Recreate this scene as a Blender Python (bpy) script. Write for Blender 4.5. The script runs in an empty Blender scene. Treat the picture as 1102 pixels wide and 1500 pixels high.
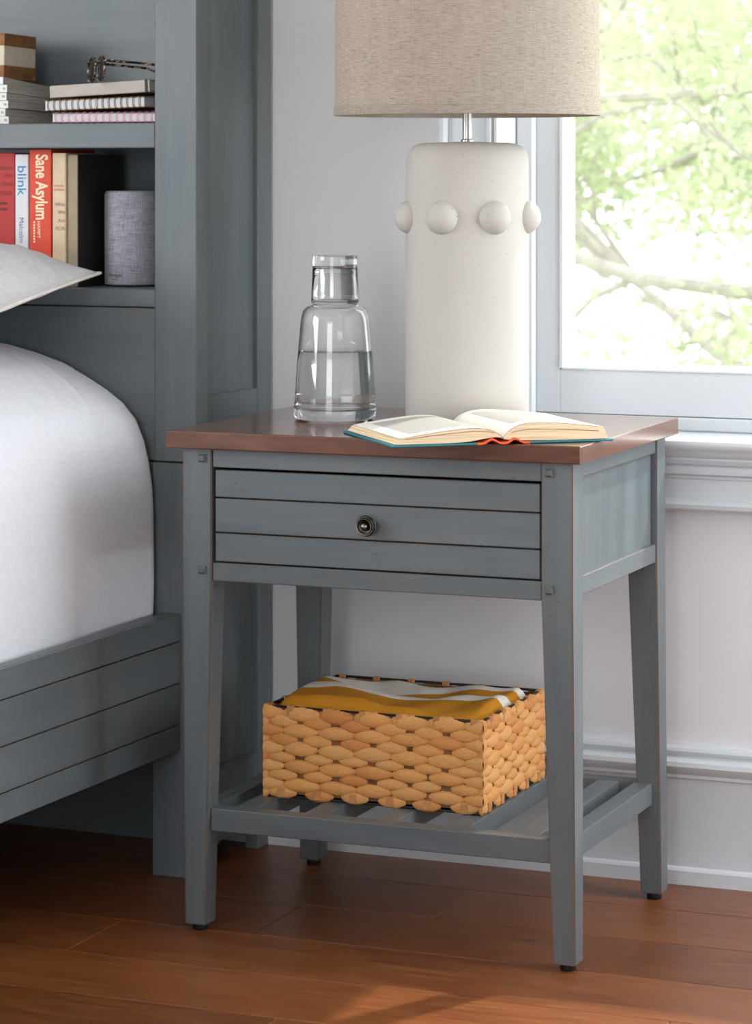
import bpy, bmesh, math, random
from mathutils import Vector, Matrix, noise
random.seed(7)
SC = bpy.context.scene
COL = SC.collection
PI = math.pi

# ------------------------------------------------------------------ camera
cam_d = bpy.data.cameras.new('camera'); cam = bpy.data.objects.new('camera', cam_d); COL.objects.link(cam)
F_PX, HORIZON, YAW = 4170.0, 244.0, 0.3857
cam.location = (1.1379, -3.5033, 1.0472)
cam.rotation_euler = (PI/2, 0, YAW)
cam_d.sensor_fit = 'HORIZONTAL'; cam_d.sensor_width = 36.0
cam_d.lens = F_PX*36.0/1102.0
cam_d.shift_y = -(750.0-HORIZON)/1102.0
cam_d.clip_start = 0.05; cam_d.clip_end = 200
cam_d.dof.use_dof = True; cam_d.dof.focus_distance = 3.80; cam_d.dof.aperture_fstop = 14.0
SC.camera = cam

# ------------------------------------------------------------------ world, sun, daylight
W = bpy.data.worlds.new('sky'); SC.world = W; W.use_nodes = True
bg = W.node_tree.nodes['Background']; bg.inputs[0].default_value = (0.93, 0.96, 1.0, 1); bg.inputs[1].default_value = 3.7
sun_d = bpy.data.lights.new('sun', 'SUN'); sun = bpy.data.objects.new('sun', sun_d); COL.objects.link(sun)
sun_d.energy = 4.0; sun_d.angle = math.radians(2.2); sun_d.color = (1.0, 0.95, 0.88)
sun.rotation_euler = Vector((-0.437, -0.9, -1.0)).to_track_quat('-Z', 'Y').to_euler()
sun.location = (3, 6, 6)
def area(name, loc, target, sx, sy, watts, color):
    d = bpy.data.lights.new(name, 'AREA'); d.shape = 'RECTANGLE'; d.size = sx; d.size_y = sy; d.energy = watts; d.color = color
    o = bpy.data.objects.new(name, d); COL.objects.link(o); o.location = loc
    o.rotation_euler = (Vector(target)-Vector(loc)).to_track_quat('-Z', 'Y').to_euler()
    return o
# daylight entering by the room's second window, in the wall on the far side of the bed
area('daylight_window_left', (-3.36, -2.70, 1.75), (0.0, -2.70, 1.75), 2.2, 1.6, 78, (0.90, 0.95, 1.0))
# added side light, no window known there, to brighten the nightstand's right side
area('added_light_right', (1.23, 0.19, 1.30), (0.0, 0.19, 1.30), 0.56, 1.9, 18, (0.90, 0.95, 1.0))
# added frontal fill behind the camera, from no known window
area('added_fill_front', (0.1, -5.12, 1.30), (0.1, 0.0, 1.30), 1.6, 1.9, 21, (0.92, 0.96, 1.0))
SC.view_settings.view_transform = 'Standard'; SC.view_settings.look = 'None'
SC.view_settings.exposure = 0.14; SC.view_settings.gamma = 1.0; SC.view_settings.use_curve_mapping = False

# ------------------------------------------------------------------ materials
def lin(c): return tuple(((v/255)/12.92 if v/255 <= 0.04045 else ((v/255+0.055)/1.055)**2.4) for v in c)+(1,)
class NT:
    def __init__(s, name):
        s.m = bpy.data.materials.new(name); s.m.use_nodes = True; s.t = s.m.node_tree
        s.b = s.t.nodes['Principled BSDF']; s.out = s.t.nodes['Material Output']
    def n(s, typ, **kw):
        nd = s.t.nodes.new(typ)
        for k, v in kw.items(): setattr(nd, k, v)
        return nd
    def l(s, a, b): s.t.links.new(a, b)
    def setv(s, sock, v):
        if hasattr(v, 'links') or isinstance(v, bpy.types.NodeSocket): s.l(v, sock)
        else: sock.default_value = v
    def coord(s, scale=(1, 1, 1), kind='Object', rnd=False):
        tc = s.n('ShaderNodeTexCoord'); mp = s.n('ShaderNodeMapping'); mp.inputs['Scale'].default_value = scale
        v = tc.outputs[kind]
        if rnd:
            oi = s.n('ShaderNodeObjectInfo'); ml = s.n('ShaderNodeMath', operation='MULTIPLY'); s.l(oi.outputs['Random'], ml.inputs[0]); ml.inputs[1].default_value = 37.0
            ad = s.n('ShaderNodeVectorMath', operation='ADD'); s.l(v, ad.inputs[0]); s.l(ml.outputs[0], ad.inputs[1]); v = ad.outputs[0]
        s.l(v, mp.inputs[0]); return mp.outputs[0]
    def noise(s, vec, scale, detail=3, rough=0.55, dist=0):
        nd = s.n('ShaderNodeTexNoise'); s.l(vec, nd.inputs['Vector']); nd.inputs['Scale'].default_value = scale
        nd.inputs['Detail'].default_value = detail; nd.inputs['Roughness'].default_value = rough; nd.inputs['Distortion'].default_value = dist
        return nd.outputs['Fac']
    def ramp(s, fac, stops, interp='LINEAR'):
        r = s.n('ShaderNodeValToRGB'); s.l(fac, r.inputs[0]); r.color_ramp.interpolation = interp
        while len(r.color_ramp.elements) < len(stops): r.color_ramp.elements.new(0.5)
        for e, (p, c) in zip(r.color_ramp.elements, stops): e.position = p; e.color = c if len(c) == 4 else tuple(c)+(1,)
        return r.outputs[0]
    def mask(s, fac, a, b):
        mr = s.n('ShaderNodeMapRange'); s.l(fac, mr.inputs[0]); mr.inputs[1].default_value = a; mr.inputs[2].default_value = b
        return mr.outputs[0]
    def math(s, op, a, b=0.5):
        m = s.n('ShaderNodeMath', operation=op); s.setv(m.inputs[0], a); s.setv(m.inputs[1], b); return m.outputs[0]
    def mix(s, f, a, b, blend='MIX'):
        m = s.n('ShaderNodeMix', data_type='RGBA', blend_type=blend); s.setv(m.inputs[0], f); s.setv(m.inputs[6], a); s.setv(m.inputs[7], b); return m.outputs[2]
    def bump(s, h, strength=0.2, dist=0.002):
        b = s.n('ShaderNodeBump'); b.inputs['Strength'].default_value = strength; b.inputs['Distance'].default_value = dist
        s.l(h, b.inputs['Height']); s.l(b.outputs[0], s.b.inputs['Normal'])
    def color(s, c): s.setv(s.b.inputs['Base Color'], c)
    def p(s, **kw):
        for k, v in kw.items(): s.setv(s.b.inputs[k.replace('_', ' ')], v)
        return s
def plain(name, rgb, rough=0.6, metal=0.0, vary=0.06, scale=30, bump=0.0, bscale=200):
    t = NT(name); v = t.coord(); nz = t.noise(v, scale)
    c = lin(rgb); d = tuple(x*(1-vary*2) for x in c[:3])+(1,); e = tuple(min(1, x*(1+vary)) for x in c[:3])+(1,)
    t.color(t.ramp(nz, [(0.3, d), (0.7, e)])); t.p(Roughness=rough, Metallic=metal)
    if bump: t.bump(t.noise(v, bscale, 2), bump, 0.001)
    return t.m
def paint(name, stretch, base=(88, 97, 101), dark=(78, 86, 90), lite=(100, 109, 113)):
    t = NT(name)
    v = t.coord(stretch, rnd=True); n1 = t.noise(v, 6, 5, 0.65); v2 = t.coord((1, 1, 1), rnd=True); n2 = t.noise(v2, 5, 3)
    c = t.ramp(n1, [(0.28, lin(dark)), (0.5, lin(base)), (0.75, lin(lite))])
    c = t.mix(t.mask(n2, 0.35, 0.7), c, t.mix(0.28, c, lin((120, 118, 112))))
    # worn edges: bevel normal against true normal
    bv = t.n('ShaderNodeBevel'); bv.samples = 4; bv.inputs['Radius'].default_value = 0.0028
    ge = t.n('ShaderNodeNewGeometry'); dt = t.n('ShaderNodeVectorMath', operation='DOT_PRODUCT'); t.l(bv.outputs[0], dt.inputs[0]); t.l(ge.outputs['Normal'], dt.inputs[1])
    edge = t.mask(dt.outputs['Value'], 0.97, 0.80)
    wn = t.noise(v2, 9, 4, 0.7)
    wear = t.math('MULTIPLY', edge, t.mask(wn, 0.42, 0.54))
    c = t.mix(t.math('MULTIPLY', edge, 0.55), c, lin((66, 66, 58)))
    c = t.mix(wear, c, lin((126, 88, 52)))
    # dark flecks
    vo = t.n('ShaderNodeTexVoronoi'); t.l(t.coord((1, 1, 1), rnd=True), vo.inputs['Vector']); vo.inputs['Scale'].default_value = 85
    fl = t.math('MULTIPLY', t.mask(vo.outputs['Distance'], 0.12, 0.05), t.mask(t.noise(v2, 22, 2), 0.54, 0.62))
    c = t.mix(t.math('MULTIPLY', fl, 0.9), c, lin((40, 42, 42)))
    t.color(c); t.p(Roughness=0.42)
    t.bump(n1, 0.10, 0.001)
    return t.m
M = {}
M['paint_v'] = paint('blue_grey_paint_upright', (3.2, 3.2, 0.3))
M['paint_h'] = paint('blue_grey_paint_lengthwise', (0.3, 4, 4))
M['paint_y'] = paint('blue_grey_paint_crosswise', (4, 0.3, 4))
def wood(name, stretch, cols, rough=0.3, knots=False, coat=0.0, rnd=True, gscale=7):
    t = NT(name); v = t.coord(stretch, rnd=rnd); g = t.noise(v, gscale, 6, 0.62, 1.2)
    c = t.ramp(g, [(0.25, lin(cols[0])), (0.5, lin(cols[1])), (0.78, lin(cols[2]))])
    v1 = t.coord((1, 1, 1), rnd=rnd); fine = t.noise(t.coord(tuple(x*6 for x in stretch), rnd=rnd), 16, 3)
    c = t.mix(t.math('MULTIPLY', t.mask(fine, 0.5, 0.75), 0.28), c, lin(cols[0]))
    big = t.noise(v1, 2.3, 2); c = t.mix(t.math('MULTIPLY', t.mask(big, 0.45, 0.7), 0.35), c, lin(cols[2]))
    if rnd:
        oi = t.n('ShaderNodeObjectInfo'); hs = t.n('ShaderNodeHueSaturation'); t.l(c, hs.inputs['Color'])
        t.l(t.mask(oi.outputs['Random'], -1.6, 1.9), hs.inputs['Value']); 
        mr = t.n('ShaderNodeMapRange'); t.l(oi.outputs['Random'], mr.inputs[0]); mr.inputs[3].default_value = 0.86; mr.inputs[4].default_value = 1.12
        t.l(mr.outputs[0], hs.inputs['Value']); c = hs.outputs[0]
    if knots:
        vo = t.n('ShaderNodeTexVoronoi', voronoi_dimensions='2D'); t.l(t.coord((0.9, 3.4, 1), rnd=rnd), vo.inputs['Vector']); vo.inputs['Scale'].default_value = 2.6
        wob = t.math('ADD', vo.outputs['Distance'], t.math('MULTIPLY', t.noise(v1, 40, 2), 0.035))
        gate = t.mask(t.noise(t.coord((1, 1, 1), rnd=rnd), 1.6, 1), 0.52, 0.56); kn = t.math('MULTIPLY', t.mask(wob, 0.060, 0.025), gate); kr = t.math('MULTIPLY', t.mask(wob, 0.20, 0.05), gate)
        c = t.mix(t.math('MULTIPLY', kr, 0.45), c, lin((88, 50, 30))); c = t.mix(kn, c, lin((38, 20, 12)))
    t.color(c); t.p(Roughness=rough, Coat_Weight=coat, Coat_Roughness=0.12); t.bump(fine, 0.06, 0.0006)
    return t.m
M['floor_wood'] = wood('floor_wood', (1.0, 9, 4), [(90, 46, 22), (118, 66, 32), (140, 86, 46)], 0.36, knots=True)
M['top_wood'] = wood('nightstand_top_wood', (1.0, 8, 5), [(68, 36, 18), (96, 54, 29), (116, 72, 42)], 0.2, rnd=False, coat=0.5)
M['wall'] = plain('wall_paint', (222, 221, 223), 0.75, vary=0.02, scale=3, bump=0.05, bscale=350)
M['trim'] = plain('white_trim_paint', (206, 210, 214), 0.38, vary=0.015, scale=4)
M['ceiling'] = plain('ceiling_paint', (235, 235, 232), 0.9, vary=0.02, scale=3)
M['subfloor'] = plain('subfloor', (42, 26, 18), 0.8)
def glass(name, ior=1.5, tint=(1, 1, 1)):
    t = NT(name); t.p(Roughness=0.0, IOR=ior, Transmission_Weight=1.0); t.b.inputs['Base Color'].default_value = tint+(1,); return t.m
M['glass'] = glass('clear_glass', 1.5, (0.985, 0.995, 0.99)); M['water'] = glass('water', 1.333)
def pane():
    t = NT('window_pane_glass'); tr = t.n('ShaderNodeBsdfTransparent'); tr.inputs[0].default_value = (0.97, 0.985, 0.975, 1)
    gl = t.n('ShaderNodeBsdfGlossy'); gl.inputs['Roughness'].default_value = 0.02; mx = t.n('ShaderNodeMixShader'); mx.inputs[0].default_value = 0.02; t.l(tr.outputs[0], mx.inputs[1]); t.l(gl.outputs[0], mx.inputs[2]); t.l(mx.outputs[0], t.out.inputs[0]); return t.m
M['pane'] = pane()
def cloth(name, c1, c2, weave=900, rough=0.9, bump=0.25, sheen=0.0, fold=0.0):
    t = NT(name); v = t.coord(); a = t.noise(t.coord((1, 1, 12)), weave/12, 2); b = t.noise(t.coord((12, 12, 1)), weave/12, 2)
    m = t.math('MULTIPLY', t.math('ADD', a, b), 0.5)
    t.color(t.ramp(m, [(0.38, lin(c1)), (0.62, lin(c2))])); t.p(Roughness=rough, Sheen_Weight=sheen)
    h = m
    if fold: h = t.math('ADD', t.math('MULTIPLY', m, 0.15), t.math('MULTIPLY', t.noise(t.coord((1, 1, 1)), 14, 3), fold))
    t.bump(h, bump, 0.0015); return t.m
M['sheet'] = cloth('white_cotton_sheet', (222, 223, 229), (232, 233, 238), 900, 0.85, 0.15)
M['pillow'] = cloth('white_linen_pillowcase', (188, 186, 187), (204, 202, 203), 700, 0.9, 0.3)
M['hem'] = plain('pillow_hem', (222, 214, 204), 0.9)
def linen_shade():
    t = NT('oatmeal_linen'); 
    h = t.noise(t.coord((7, 7, 120)), 12, 4, 0.7); u = t.n('ShaderNodeTexCoord')
    vv = t.noise(t.coord((160, 160, 3)), 8, 3, 0.6)
    m = t.math('ADD', t.math('MULTIPLY', h, 0.75), t.math('MULTIPLY', vv, 0.25))
    c = t.ramp(m, [(0.34, lin((158, 144, 131))), (0.5, lin((188, 176, 163))), (0.64, lin((204, 195, 186)))])
    sl = t.noise(t.coord((18, 18, 300)), 6, 1); c = t.mix(t.mask(sl, 0.70, 0.76), c, lin((110, 92, 78)))
    df = t.n('ShaderNodeBsdfDiffuse'); t.l(c, df.inputs[0]); tl = t.n('ShaderNodeBsdfTranslucent'); t.l(t.mix(1.0, c, (1.0, 0.9, 0.74, 1), 'MULTIPLY'), tl.inputs[0])
    bp = t.n('ShaderNodeBump'); bp.inputs['Strength'].default_value = 0.35; bp.inputs['Distance'].default_value = 0.001; t.l(m, bp.inputs['Height']); t.l(bp.outputs[0], df.inputs['Normal'])
    mx = t.n('ShaderNodeMixShader'); mx.inputs[0].default_value = 0.40; t.l(df.outputs[0], mx.inputs[1]); t.l(tl.outputs[0], mx.inputs[2]); t.l(mx.outputs[0], t.out.inputs[0]); return t.m
M['linen'] = linen_shade()
def ceramic():
    t = NT('speckled_white_ceramic'); v = t.coord(); vo = t.n('ShaderNodeTexVoronoi'); t.l(v, vo.inputs['Vector']); vo.inputs['Scale'].default_value = 190
    sp = t.math('MULTIPLY', t.mask(vo.outputs['Distance'], 0.20, 0.10), t.mask(t.noise(v, 90, 2), 0.55, 0.62))
    v2 = t.n('ShaderNodeTexVoronoi'); t.l(v, v2.inputs['Vector']); v2.inputs['Scale'].default_value = 60
    s2 = t.math('MULTIPLY', t.mask(v2.outputs['Distance'], 0.085, 0.05), t.mask(t.noise(v, 34, 2), 0.58, 0.64))
    c = t.mix(t.math('MULTIPLY', sp, 0.55), lin((178, 173, 166)), lin((120, 110, 98))); c = t.mix(s2, c, lin((70, 62, 56)))
    t.color(c); t.p(Roughness=0.7); t.bump(t.noise(v, 260, 2), 0.12, 0.0006); return t.m
M['ceramic'] = ceramic()
M['nickel'] = plain('brushed_nickel', (176, 172, 166), 0.3, 1.0, 0.03)
M['pewter'] = plain('dark_pewter', (62, 58, 54), 0.34, 1.0, 0.15, 60)
M['pewter_lite'] = plain('worn_pewter', (150, 146, 138), 0.32, 1.0, 0.1, 80)
M['peg'] = plain('grey_peg', (92, 98, 99), 0.4, 0.0, 0.1, 60)
M['rubber'] = plain('black_rubber', (14, 14, 14), 0.6)
M['carcass'] = plain('dark_carcass_wood', (34, 32, 29), 0.7)
def weave():
    t = NT('water_hyacinth_strand'); v = t.coord((1.6, 9, 9), rnd=True); g = t.noise(v, 3.2, 5, 0.7)
    c = t.ramp(g, [(0.25, lin((178, 116, 58))), (0.5, lin((218, 160, 94))), (0.75, lin((238, 190, 126)))])
    oi = t.n('ShaderNodeObjectInfo'); k = t.ramp(oi.outputs['Random'], [(0.0, lin((255, 240, 214))), (0.6, lin((255, 255, 255))), (0.85, lin((244, 218, 192))), (1.0, lin((232, 196, 170)))])
    c = t.mix(0.85, c, k, 'MULTIPLY'); t.color(c); t.p(Roughness=0.55); t.bump(g, 0.5, 0.0012); return t.m
M['weave'] = weave()
M['stake'] = plain('woven_stake', (190, 134, 78), 0.6, vary=0.12, scale=60)
M['wire'] = plain('black_rim_wire', (16, 15, 14), 0.5)
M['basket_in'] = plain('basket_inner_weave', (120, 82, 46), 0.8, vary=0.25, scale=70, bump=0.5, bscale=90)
def blanket():
    t = NT('mustard_striped_blanket'); tc = t.n('ShaderNodeTexCoord'); sx = t.n('ShaderNodeSeparateXYZ'); t.l(tc.outputs['UV'], sx.inputs[0])
    y = sx.outputs[1]
    W_ = lin((226, 218, 206)); Mu = lin((190, 126, 32))
    c = t.ramp(y, [(0.0, Mu), (0.36, Mu), (0.37, W_), (0.52, W_), (0.53, Mu), (0.71, Mu), (0.72, W_), (0.97, W_), (0.98, Mu), (1.0, Mu)])
    wv = t.noise(t.coord((1, 1, 1)), 420, 2); c = t.mix(t.math('MULTIPLY', t.mask(wv, 0.5, 0.7), 0.14), c, lin((214, 176, 110)))
    t.color(c); t.p(Roughness=1.0, Specular_IOR_Level=0.1); t.bump(wv, 0.35, 0.0015); return t.m
M['blanket'] = blanket()
M['teal'] = plain('teal_cover_cloth', (34, 112, 122), 0.7, vary=0.08, scale=200)
M['orange'] = plain('orange_spine_cloth', (226, 92, 42), 0.7, vary=0.06, scale=200)
def page_edges(name, c1, c2, axis=2, scale=900):
    t = NT(name); s = [8, 8, 8]; s[axis] = scale; g = t.noise(t.coord(tuple(s)), 1, 2)
    t.color(t.ramp(g, [(0.35, lin(c1)), (0.65, lin(c2))])); t.p(Roughness=0.85); return t.m
M['pages'] = page_edges('page_edges', (204, 176, 138), (232, 210, 176))
M['pages_grey'] = page_edges('magazine_page_edges', (150, 142, 132), (196, 188, 178), 2, 1400)
def printed_page():
    t = NT('printed_page'); tc = t.n('ShaderNodeTexCoord'); sx = t.n('ShaderNodeSeparateXYZ'); t.l(tc.outputs['UV'], sx.inputs[0])
    u, v = sx.outputs[0], sx.outputs[1]
    row = t.math('FRACT', t.math('MULTIPLY', v, 34.0)); ln = t.mask(t.math('ABSOLUTE', t.math('SUBTRACT', row, 0.5)), 0.40, 0.30)
    words = t.mask(t.noise(t.coord((55, 34, 1), 'UV'), 3.2, 2), 0.34, 0.42)
    blk = t.math('MULTIPLY', t.math('MULTIPLY', t.math('GREATER_THAN', u, 0.14), t.math('LESS_THAN', u, 0.86)), t.math('MULTIPLY', t.math('GREATER_THAN', v, 0.12), t.math('LESS_THAN', v, 0.9)))
    k = t.math('MULTIPLY', t.math('MULTIPLY', ln, words), blk)
    t.color(t.mix(t.math('MULTIPLY', k, 0.8), lin((216, 211, 200)), lin((70, 68, 66)))); t.p(Roughness=0.8); return t.m
M['page'] = printed_page()
def speaker_cloth():
    t = NT('grey_speaker_fabric'); a = t.noise(t.coord((10, 10, 220)), 6, 3); b = t.noise(t.coord((220, 220, 10)), 6, 3)
    m = t.math('MULTIPLY', t.math('ADD', a, b), 0.5); t.color(t.ramp(m, [(0.38, lin((112, 112, 120))), (0.62, lin((172, 172, 180)))])); t.p(Roughness=0.9); t.bump(m, 0.3, 0.001); return t.m
M['speaker'] = speaker_cloth()
M['ink'] = plain('dark_grey_print', (44, 44, 50), 0.7)
def col(name, rgb, rough=0.6, vary=0.05, scale=40): M[name] = plain(name, rgb, rough, 0, vary, scale)
col('book_red', (176, 44, 40)); col('book_white', (216, 216, 218)); col('book_orange', (214, 68, 38)); col('book_cream', (214, 190, 158), 0.7, 0.08, 25); col('book_khaki', (158, 144, 118), 0.7, 0.1, 30)
col('print_cream', (244, 226, 186)); col('print_blue', (24, 130, 180)); col('print_dark_red', (112, 26, 24)); col('print_brown', (126, 108, 88)); col('print_rose', (206, 142, 118)); col('print_black', (30, 30, 30)); col('print_slate', (70, 96, 128))
col('grey_cover', (176, 168, 158), 0.75); col('kraft', (150, 112, 66), 0.8, 0.12, 90); col('violet', (140, 116, 150), 0.7); col('paper', (226, 222, 222), 0.8); col('pink_wire', (222, 150, 158), 0.4); col('black_wire', (28, 26, 26), 0.4)
col('box_brown', (140, 94, 52), 0.7, 0.2, 60); col('box_cream', (206, 192, 172), 0.8); col('mag_white', (222, 220, 216), 0.6)
def tortoise():
    t = NT('tortoiseshell'); g = t.noise(t.coord(), 160, 2); t.color(t.ramp(g, [(0.42, lin((22, 14, 10))), (0.52, lin((40, 24, 14))), (0.62, lin((188, 158, 128)))])); t.p(Roughness=0.2); return t.m
M['tortoise'] = tortoise()
def leafmat(name, c1, c2):
    t = NT(name); g = t.noise(t.coord(), 1.7, 2); c = t.ramp(g, [(0.35, lin(c1)), (0.65, lin(c2))])
    df = t.n('ShaderNodeBsdfDiffuse'); t.l(c, df.inputs[0]); tl = t.n('ShaderNodeBsdfTranslucent'); t.l(c, tl.inputs[0])
    mx = t.n('ShaderNodeMixShader'); mx.inputs[0].default_value = 0.55; t.l(df.outputs[0], mx.inputs[1]); t.l(tl.outputs[0], mx.inputs[2]); t.l(mx.outputs[0], t.out.inputs[0]); return t.m
M['leaf'] = leafmat('hazed_spring_leaves', (178, 186, 154), (197, 202, 176)); M['leaf2'] = leafmat('hazed_leaves', (184, 189, 168), (200, 203, 186))  # leaf colours paled to stand in for outdoor haze
M['bark'] = plain('hazed_bark', (172, 164, 158), 0.9, vary=0.12, scale=20)  # bark lightened too, haze put into its colour
M['lawn'] = plain('lawn', (150, 170, 110), 0.95, vary=0.15, scale=6)

# ------------------------------------------------------------------ geometry helpers
def link(o): COL.objects.link(o); return o
def mesh_of(bm, name, smooth=False, angle=None):
    me = bpy.data.meshes.new(name); bm.normal_update(); bm.to_mesh(me); bm.free()
    if smooth:
        for p in me.polygons: p.use_smooth = True
        if angle: me.set_sharp_from_angle(angle=math.radians(angle))
    return me
def obj(name, bm, mat, parent=None, world=False, smooth=False, angle=40):
    """one mesh object; vertices are in the parent's frame, or in world space when world is set"""
    if isinstance(bm, bpy.types.Mesh): me = bm
    else:
        if world and parent is not None: bm.transform(mw(parent).inverted())
        me = mesh_of(bm, name, smooth, angle)
    if isinstance(mat, str): mat = M[mat]
    if mat and not me.materials: me.materials.append(mat)
    o = link(bpy.data.objects.new(name, me)); o.parent = parent
    return o
def mw(o):
    m = Matrix.Translation(o.location) @ o.rotation_euler.to_matrix().to_4x4() @ Matrix.Diagonal(tuple(o.scale)+(1,))
    return (mw(o.parent) @ m) if o.parent else m
def tag(o, label=None, cat=None, group=None, kind=None):
    if label: o['label'] = label
    if cat: o['category'] = cat
    if group: o['group'] = group
    if kind: o['kind'] = kind
    return o
def thing(name, label, cat, loc=(0, 0, 0), rz=0, group=None, rot=None):
    o = link(bpy.data.objects.new(name, None)); o.location = loc; o.rotation_euler = rot or (0, 0, rz); o.empty_display_size = 0.05
    return tag(o, label, cat, group)
def box(bm, x0, x1, y0, y1, z0, z1, bev=0.0, seg=1, mtx=None):
    t = bmesh.new(); bmesh.ops.create_cube(t, size=1)
    for v in t.verts: v.co = Vector(((x0+x1)/2+v.co.x*(x1-x0), (y0+y1)/2+v.co.y*(y1-y0), (z0+z1)/2+v.co.z*(z1-z0)))
    if bev: bmesh.ops.bevel(t, geom=list(t.edges), offset=bev, segments=seg, affect='EDGES', profile=0.5)
    if mtx is not None: t.transform(mtx)
    merge(bm, t); return bm
def merge(bm, t):
    me = bpy.data.meshes.new('tmp'); t.to_mesh(me); t.free(); bm.from_mesh(me); bpy.data.meshes.remove(me)
def B(*a, **k): return box(bmesh.new(), *a, **k)
def lathe(bm, prof, seg=48, center=(0, 0, 0), cap=True, axis='Z'):
    rings = []
    for r, z in prof:
        if r < 1e-6: rings.append([bm.verts.new((0, 0, z))])
        else: rings.append([bm.verts.new((r*math.cos(2*PI*i/seg), r*math.sin(2*PI*i/seg), z)) for i in range(seg)])
    for a, b in zip(rings, rings[1:]):
        for i in range(seg):
            j = (i+1) % seg
            if len(a) == 1 and len(b) == 1: continue
            if len(a) == 1: bm.faces.new((a[0], b[j], b[i]))
            elif len(b) == 1: bm.faces.new((a[i], a[j], b[0]))
            else: bm.faces.new((a[i], a[j], b[j], b[i]))
    vs = [v for r in rings for v in r]
    if axis == '-Y':
        for v in vs: v.co = Vector((v.co.x, -v.co.z, v.co.y))
    for v in vs: v.co += Vector(center)
    bmesh.ops.recalc_face_normals(bm, faces=bm.faces[:])
    return bm
def tube(bm, pts, rad, seg=8, closed=False, cap=True):
    pts = [Vector(p) for p in pts]; n = len(pts); rings = []
    rad = rad if isinstance(rad, (list, tuple)) else [rad]*n
    prev = None
    for i, p in enumerate(pts):
        a = pts[(i-1) % n] if (closed or i > 0) else p; b = pts[(i+1) % n] if (closed or i < n-1) else p
        d = (b-a).normalized()
        if prev is None: nx = d.orthogonal().normalized()
        else: nx = (prev-d*prev.dot(d)).normalized()
        prev = nx; ny = d.cross(nx)
        rings.append([bm.verts.new(p+rad[i]*(math.cos(2*PI*k/seg)*nx+math.sin(2*PI*k/seg)*ny)) for k in range(seg)])
    m = n if closed else n-1
    for i in range(m):
        a, b = rings[i], rings[(i+1) % n]
        for k in range(seg): bm.faces.new((a[k], a[(k+1) % seg], b[(k+1) % seg], b[k]))
    if cap and not closed:
        bm.faces.new(rings[0][::-1]); bm.faces.new(rings[-1])
    return bm
def extrude_profile(bm, prof, x0, x1):
    """closed (y,z) profile swept along x"""
    a = [bm.verts.new((x0, y, z)) for y, z in prof]; b = [bm.verts.new((x1, y, z)) for y, z in prof]; n = len(prof)
    for i in range(n): bm.faces.new((a[i], a[(i+1) % n], b[(i+1) % n], b[i]))
    bm.faces.new(a[::-1]); bm.faces.new(b); bmesh.ops.recalc_face_normals(bm, faces=bm.faces[:]); return bm
def grid(bm, nu, nv, fn, uv=None):
    vs = [[bm.verts.new(fn(i/(nu-1), j/(nv-1))) for j in range(nv)] for i in range(nu)]
    lay = bm.loops.layers.uv.verify() if uv else None
    for i in range(nu-1):
        for j in range(nv-1):
            f = bm.faces.new((vs[i][j], vs[i+1][j], vs[i+1][j+1], vs[i][j+1]))
            if uv:
                for lp, (a, b) in zip(f.loops, ((i, j), (i+1, j), (i+1, j+1), (i, j+1))): lp[lay].uv = uv(a/(nu-1), b/(nv-1))
    return vs
def text_mesh(s, size, bold=0.0, extrude=0.0, align='LEFT', shear=0.0):
    c = bpy.data.curves.new('lettering', 'FONT'); c.body = s; c.size = size; c.offset = bold*size; c.extrude = extrude; c.align_x = align; c.shear = shear
    o = link(bpy.data.objects.new('lettering', c)); bpy.context.view_layer.update()
    me = bpy.data.meshes.new_from_object(o.evaluated_get(bpy.context.evaluated_depsgraph_get()))
    bpy.data.objects.remove(o); bpy.data.curves.remove(c); me.materials.clear(); return me
def lettering(s, size, mat, parent, mtx, bold=0.0, align='LEFT', shear=0.0, bend=None):
    me = text_mesh(s, size, bold, 0.0, align, shear); me.transform(mtx)
    if bend:
        for v in me.vertices: v.co = bend(v.co)
    me.materials.append(M[mat]); o = link(bpy.data.objects.new('lettering', me)); o.parent = parent; return o
def frame(x, y, z, o): return Matrix((tuple(x)+(0,), tuple(y)+(0,), tuple(z)+(0,), (0, 0, 0, 1))).transposed() if False else Matrix(((x[0], y[0], z[0], o[0]), (x[1], y[1], z[1], o[1]), (x[2], y[2], z[2], o[2]), (0, 0, 0, 1)))

# ------------------------------------------------------------------ room shell
RX0, RX1, RY0, WY, RH = -3.4, 1.25, -5.15, 0.53, 2.65
floor = tag(obj('floor', B(RX0, RX1, RY0, WY+0.05, -0.06, -0.014), 'subfloor'), 'brown wood plank floor', None, kind='structure')
PW = 0.1685; L0 = 0.3691
plank_meshes = {}
def plank(x0, x1, y0):
    L = round(x1-x0, 3)
    if L not in plank_meshes:
        plank_meshes[L] = mesh_of(B(-L/2+0.0004, L/2-0.0004, -PW/2+0.0004, PW/2-0.0004, -0.0139, 0.0, bev=0.0011), 'plank')
    o = obj('plank', plank_meshes[L], 'floor_wood', floor); o.location = ((x0+x1)/2, y0+PW/2, 0)
joints = {0: [-1.2, 0.35], -1: [-0.2805, 0.90], -2: [-0.478, 0.70], -3: [-0.677, 0.52], -4: [-1.45, 0.16], -5: [-0.291, 0.95]}
row = 1
while True:
    y0 = L0 + (row-1)*PW
    if y0 < RY0-0.0: break
    r = random.Random(row*13+5)
    js = sorted(joints.get(row-1, []))
    if not js: js = [RX0+0.3+r.random()*1.1]
    while js[0] > RX0+0.5: js.insert(0, round(js[0]-0.9-r.random()*0.6, 3))
    while js[-1] < RX1-0.5: js.append(round(js[-1]+0.9+r.random()*0.6, 3))
    js = [j for j in js if RX0+0.15 < j < RX1-0.15]
    es = [RX0]+js+[RX1]
    for a, b in zip(es, es[1:]): plank(a, b, y0)
    row -= 1
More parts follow.
